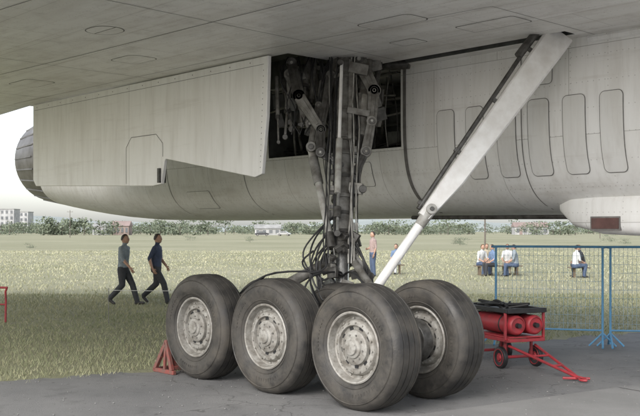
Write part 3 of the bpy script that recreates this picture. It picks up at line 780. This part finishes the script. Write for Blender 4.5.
    for wr,hn,sg in hands:
        d_=(hn-wr).normalized(); side=d_.cross(Vector((0,1,0))); side=side.normalized() if side.length>.1 else Vector((1,0,0)); inn=Vector((0,-sg,0))
        if side.x<0: side=-side
        pc=wr.lerp(hn,.55)
        for f,ln in zip((-.027,-.009,.009,.027),(.058,.074,.080,.070)):
            p=pc+side*f; b2.path([p,p+d_*ln*.5+inn*.006,p+d_*ln*.8+inn*.02,p+d_*ln+inn*.036],(.0095,.0065),SKIN,6,1)
        p=wr.lerp(hn,.2)+side*.02; b2.path([p,p+side*.03+d_*.025+inn*.006,p+side*.034+d_*.06+inn*.012],(.011,.007),SKIN,6,1)
    o2=b2.obj(name+'_d',recalc=False,smooth=60)
    bm=bmesh.new(); bm.from_mesh(me); bm2=o2.data
    offm={}
    for i,m_ in enumerate(o2.data.materials):
        names=[x.name for x in me.materials]
        if m_.name not in names: me.materials.append(m_); names.append(m_.name)
        offm[i]=names.index(m_.name)
    vv=[bm.verts.new(v.co) for v in bm2.vertices]
    for p in bm2.polygons:
        try: f=bm.faces.new([vv[i] for i in p.vertices]); f.material_index=offm[p.material_index]; f.smooth=True
        except ValueError: pass
    bm.to_mesh(me); bm.free(); bpy.data.objects.remove(o2)
    ob.location=loc; ob.rotation_euler=(0,0,heading); ob.scale=(scale,)*3
    return ob
V=Vector
walkA=dict(legL=(V((.20,.09,.50)),V((.33,.09,.09)),V((.49,.10,.05))),legR=(V((.02,-.09,.49)),V((-.30,-.09,.17)),V((-.20,-.09,.04))),
  armL=(V((-.14,.24,1.14)),V((-.16,.25,.90)),V((-.13,.24,.73))),armR=(V((.08,-.24,1.13)),V((.25,-.22,.95)),V((.34,-.20,.81))),root=V((0,0,.90)))
walkB=dict(legR=(V((.22,-.09,.51)),V((.32,-.09,.09)),V((.48,-.10,.05))),legL=(V((-.02,.09,.49)),V((-.34,.09,.20)),V((-.26,.09,.05))),
  armR=(V((-.12,-.24,1.14)),V((-.04,-.25,.90)),V((.05,-.24,.76))),armL=(V((.02,.24,1.12)),V((.18,.18,.95)),V((.27,.12,.82))),root=V((0,0,.90)))
stand=dict(legL=(V((.03,.11,.50)),V((.0,.13,.09)),V((.16,.15,.04))),legR=(V((.02,-.10,.50)),V((-.02,-.12,.09)),V((.13,-.15,.04))),
  armL=(V((-.02,.25,1.12)),V((.06,.24,.88)),V((.09,.22,.72))),armR=(V((.0,-.25,1.12)),V((.20,-.14,1.05)),V((.30,-.02,1.10))))
sit=dict(root=V((0,0,.52)),legL=(V((.44,.13,.50)),V((.46,.14,.09)),V((.61,.16,.04))),legR=(V((.42,-.12,.52)),V((.34,-.13,.09)),V((.49,-.15,.04))),
  armL=(V((.06,.25,1.13)),V((.26,.18,1.0)),V((.38,.12,.96))),armR=(V((.05,-.24,1.12)),V((.27,-.16,1.02)),V((.38,-.10,1.0))))
navy=pmat('cloth_navy',(.045,.06,.11)); gray=pmat('cloth_greyblue',(.25,.29,.32)); dk=pmat('cloth_dark',(.038,.04,.046)); jean=pmat('cloth_jeans',(.07,.10,.17))
wht=pmat('cloth_white',(.62,.63,.62)); pink=pmat('cloth_rose',(.36,.27,.25)); blu=pmat('cloth_blue',(.15,.22,.35)); beige=pmat('cloth_beige',(.4,.35,.26)); fair=pmat('hair_light',(.16,.1,.05))
person('walking_man',(-4.73,22.35,0),rad(-14),walkA,gray,dk,scale=.985,lean=.06)
person('walking_man.001',(-4.0,22.7,0),rad(-8),walkB,navy,dk,scale=.99,lean=.05)
def PW(px,Y): return ((px-320)/930*Y,Y,0)
person('standing_man',PW(373,36),rad(200),stand,pink,jean,vox=.022)
sitters=[(480,37,-60,wht,jean),(494,36.3,200,blu,dk),(508,37.5,-110,wht,beige),(516,36,170,gray,jean),(486,38.5,-90,beige,dk),(575,35,10,wht,jean),(583,35.5,185,dk,dk),(397,38,-120,blu,wht)]
for i,(px,Y,h,c1,c2) in enumerate(sitters):
    person('sitting_person' if i==0 else 'sitting_person.%03d'%i,PW(px,Y),rad(h),sit,c1,c2,hair=HAIR if i%2 else fair,vox=.024,lean=.12 if i%2 else .25,female=i%2==0,scale=.92)
MAT['wood']=simple('weathered_wood',(.2,.15,.1),.8)
def bench(name,x,y,h,L):
    e=empty(name,(x,y,0),rad(h)); b=MB()
    for j in range(3): b.box((0,-.14+j*.14,.37),(L,.12,.035),'wood')
    for sx in (-L/2+.2,L/2-.2):
        b.box((sx,0,.176),(.06,.34,.35),'wood')
    b.obj('seat',e,bevel=.006)
x,y,_=PW(498,37); bench('park_bench',x,y,5,1.9); x,y,_=PW(579,35.3); bench('park_bench.001',x,y,0,.8); x,y,_=PW(397,38); bench('park_bench.002',x,y,0,.6)

# ------------------------------------------------------------------ distance
k=NT('tree_foliage'); at_=k.n('ShaderNodeAttribute'); at_.attribute_name='tint'
c=k.mix(at_.outputs['Fac'],(.11,.135,.095),(.165,.19,.13)); MAT['leaf']=k.out(c,.9)  # greens paled so the leaf colour itself carries the distance haze
MAT['bark']=simple('bark',(.15,.13,.11),.9)
def trees(name,items,leafs=200,ls=.30,low=.10):
    V_=[];T=[];b=MB()
    for (x,y,h,wd) in items:
        b.path([(x,y,0),(x+h*.02,y,h*.3),(x-h*.02,y,h*.7)],(h*.025,h*.01),'bark',6,2)
        for i in range(3):
            a=rng.uniform(0,6.28); b.path([(x,y,h*(.25+.1*i)),(x+math.cos(a)*wd*.35,y+math.sin(a)*wd*.35,h*(.45+.12*i))],(h*.012,h*.004),'bark',5,1)
        nc=rng.integers(7,12)
        for c_ in range(nc):
            zc=h*rng.uniform(low,.88); sp_=wd*.5*(1-.5*abs(zc/h-.4)*1.4); a=rng.uniform(0,6.28); rr=sp_*math.sqrt(rng.random())
            cc=np.array([x+math.cos(a)*rr,y+math.sin(a)*rr,zc]); sg=np.array([wd*.14,wd*.14,h*.08])*rng.uniform(.7,1.3)
            m_=leafs//nc; P=cc+np.clip(rng.normal(size=(m_,3)),-1.7,1.7)*sg; P[:,2]=np.maximum(P[:,2],.1)
            tn=np.clip(.5+.35*(P[:,2]-zc)/(sg[2]*1.5)+rng.uniform(-.25,.25,m_)+rng.uniform(-.15,.15),0,1)
            A1=rng.normal(size=(m_,3)); A1/=np.linalg.norm(A1,axis=1)[:,None]; B1=rng.normal(size=(m_,3)); B1-=A1*(A1*B1).sum(1)[:,None]; B1/=np.linalg.norm(B1,axis=1)[:,None]
            s1=ls*(h/5)*rng.uniform(.6,1.3,m_)[:,None]
            Q=np.stack([P-A1*s1,P-B1*s1*.7,P+A1*s1,P+B1*s1*.7],1); V_.append(Q.reshape(-1,3)); T.append(np.repeat(tn,4))
    Va=np.concatenate(V_); Ta=np.concatenate(T); n0=len(b.v); n=len(Va)//4
    me=bpy.data.meshes.new(name); F=b.f+(np.arange(n*4).reshape(-1,4)+n0).tolist(); me.from_pydata(b.v+Va.tolist(),[],F)
    me.materials.append(MAT['bark']); me.materials.append(MAT['leaf'])
    me.polygons.foreach_set('material_index',[0]*len(b.f)+[1]*n)
    at=me.color_attributes.new('tint','FLOAT_COLOR','POINT'); t=np.concatenate([np.zeros(n0),Ta]); at.data.foreach_set('color',np.stack([t,t,t,np.ones_like(t)],1).ravel())
    o=bpy.data.objects.new(name,me); COL.objects.link(o); return o
it=[]
for i in range(330):
    y=rng.uniform(330,560); px=rng.uniform(-60,700); h=rng.uniform(2.6,6.0)
    if .5+.5*math.sin(px*.045+1)+.3*math.sin(px*.13)<.25 and rng.random()<.5: continue
    it.append(((px-320)/930*y,y,h,h*rng.uniform(1.3,2.6)))
for px,h in ((48,7),(55,6.5),(62,7),(75,6),(84,6.5),(100,5.5),(112,5.0),(160,5.5),(180,5.5),(200,6),(208,5.5),(150,5),(560,5.5),(575,5.5)): it.append(((px-320)/930*320,320,h,h*1.2))
trees('distant_trees',it,230,.36)
it=[]
for px,y,h in ((460,110,1.2),(455,118,1.0),(30,90,.7),(250,130,.9),(610,140,1.3),(625,120,1.0),(190,150,1.)): it.append(((px-320)/930*y,y,h,h*1.8))
trees('field_bushes',it,420,.20)
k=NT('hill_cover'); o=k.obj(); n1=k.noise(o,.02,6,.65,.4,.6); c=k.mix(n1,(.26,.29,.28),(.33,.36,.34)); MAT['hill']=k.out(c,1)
b=MB(); nx,ny=120,8; vs=[]
for j in range(ny):
    for i in range(nx):
        x=-1100+2200*i/(nx-1); y=900+j*80
        prof_=math.sin(math.pi*j/(ny-1)); h=(9+6*math.sin(x*.006+.5)+3*math.sin(x*.017)+2*math.sin(x*.05))*prof_+ (22*math.exp(-((x+480)/200)**2))*prof_
        vs.append((x,y,h-.5))
b.add(vs,[[j*nx+i,j*nx+i+1,(j+1)*nx+i+1,(j+1)*nx+i] for j in range(ny-1) for i in range(nx-1)],'hill'); b.obj('hills',smooth=80)
MAT['wallA']=simple('concrete_wall',(.45,.45,.45),.9,scale=.3); MAT['wallB']=simple('brick_wall',(.34,.27,.24),.9,scale=.5); MAT['glass']=simple('window_glass',(.16,.17,.18),.25); MAT['roof']=simple('sheet_roof',(.32,.32,.31),.7,scale=.4); MAT['rroof']=simple('rust_roof',(.30,.23,.21),.8,scale=.4)  # distance haze mixed into these wall and roof colours, paler than the bare materials
def building(name,x,y,wd,dp,h,cols,rows,wall,roof,gable=False,rz=0):
    e=empty(name,(x,y,0),rz); b=MB(); b.box((0,0,h/2),(wd,dp,h),wall); b.obj('walls',e)
    b=MB()
    if gable:
        b.add([(-wd/2-.3,-dp/2-.4,h),(wd/2+.3,-dp/2-.4,h),(wd/2+.3,dp/2+.4,h),(-wd/2-.3,dp/2+.4,h),(-wd/2-.3,0,h+dp*.3),(wd/2+.3,0,h+dp*.3)],[[0,1,5,4],[2,3,4,5],[0,4,3],[1,2,5],[3,2,1,0]],roof)
    else: b.box((0,0,h+.2),(wd+.5,dp+.5,.4),roof)
    b.obj('roof',e,smooth=0)
    b=MB()
    for i in range(cols):
        for j in range(rows):
            cx_=-wd/2+wd*(i+.5)/cols; cz_=h*(j+.55)/rows
            b.box((cx_,-dp/2-.02,cz_),(wd/cols*.5,.10,h/rows*.5),'glass')
            b.box((cx_,-dp/2-.08,cz_-h/rows*.28),(wd/cols*.56,.16,.08),wall)
    b.box((-wd/2+wd/cols*.9,-dp/2-.05,1.05),(1.1,.14,2.1),roof); b.obj('windows',e)
def X(px,y): return (px-320)/930*y
building('apartment_block',X(3,600),600,18,12,15,6,4,'wallA','roof')
building('apartment_block.001',X(22,640),640,12,12,14,4,4,'wallA','roof')
building('factory_hall',X(-30,560),560,24,16,11,8,2,'wallB','roof')
building('brick_house',X(122,330),330,6,6,3.2,4,1,'wallB','rroof',True)
building('brick_house.001',X(101,340),340,5,5,3,3,1,'wallA','roof',True)
building('farm_shed',X(268,330),330,9,5,2.3,4,1,'wallA','roof',True)
building('farm_shed.001',X(530,360),360,13,6,3,5,1,'wallA','rroof',True)
def car(name,px,y,col,rz):
    e=empty(name,(X(px,y),y,0),rz); mt=simple(name+'_paint',col,.3)
    b=MB(); pr=[(-2.1,.35),(-2.15,.75),(-1.9,.9),(-1.3,.95),(-.8,1.38),(.7,1.40),(1.3,.95),(2.05,.80),(2.15,.4)]
    b.prism(pr,-.8,.8,mt,'xz'); b.obj('body',e,bevel=.06)
    b=MB(); b.prism([(-1.15,.97),(-.75,1.32),(-.05,1.34),(-.05,.97)],-.82,.82,'glass','xz'); b.prism([(.03,.97),(.03,1.34),(.62,1.34),(1.1,.97)],-.82,.82,'glass','xz'); b.obj('windows',e)
    b=MB()
    for x_ in (-1.35,1.35):
        for y_ in (-.78,.78): b.tube((x_,y_-.1,.32),(x_,y_+.1,.32),.32,.32,'black',18); b.tube((x_,y_-.12,.32),(x_,y_+.12,.32),.17,.17,'light',12)
    b.obj('wheels',e)
car('parked_car',262,280,(.06,.06,.065),.1); car('parked_car.001',284,290,(.4,.4,.4),-.2)
for i,(px,y) in enumerate(((485,95),(70,220),(600,200))):
    b=MB(); x_=X(px,y); b.tube((x_,y,0),(x_,y,6.5),.09,.06,'bark',8); b.beam((x_-.7,y,6.1),(x_+.7,y,6.1),.08,.1,'bark')
    for dx in (-.6,0,.6): b.tube((x_+dx,y,6.15),(x_+dx,y,6.35),.04,.03,'light',6)
    b.obj('utility_pole' if i==0 else 'utility_pole.%03d'%i)
print('done')
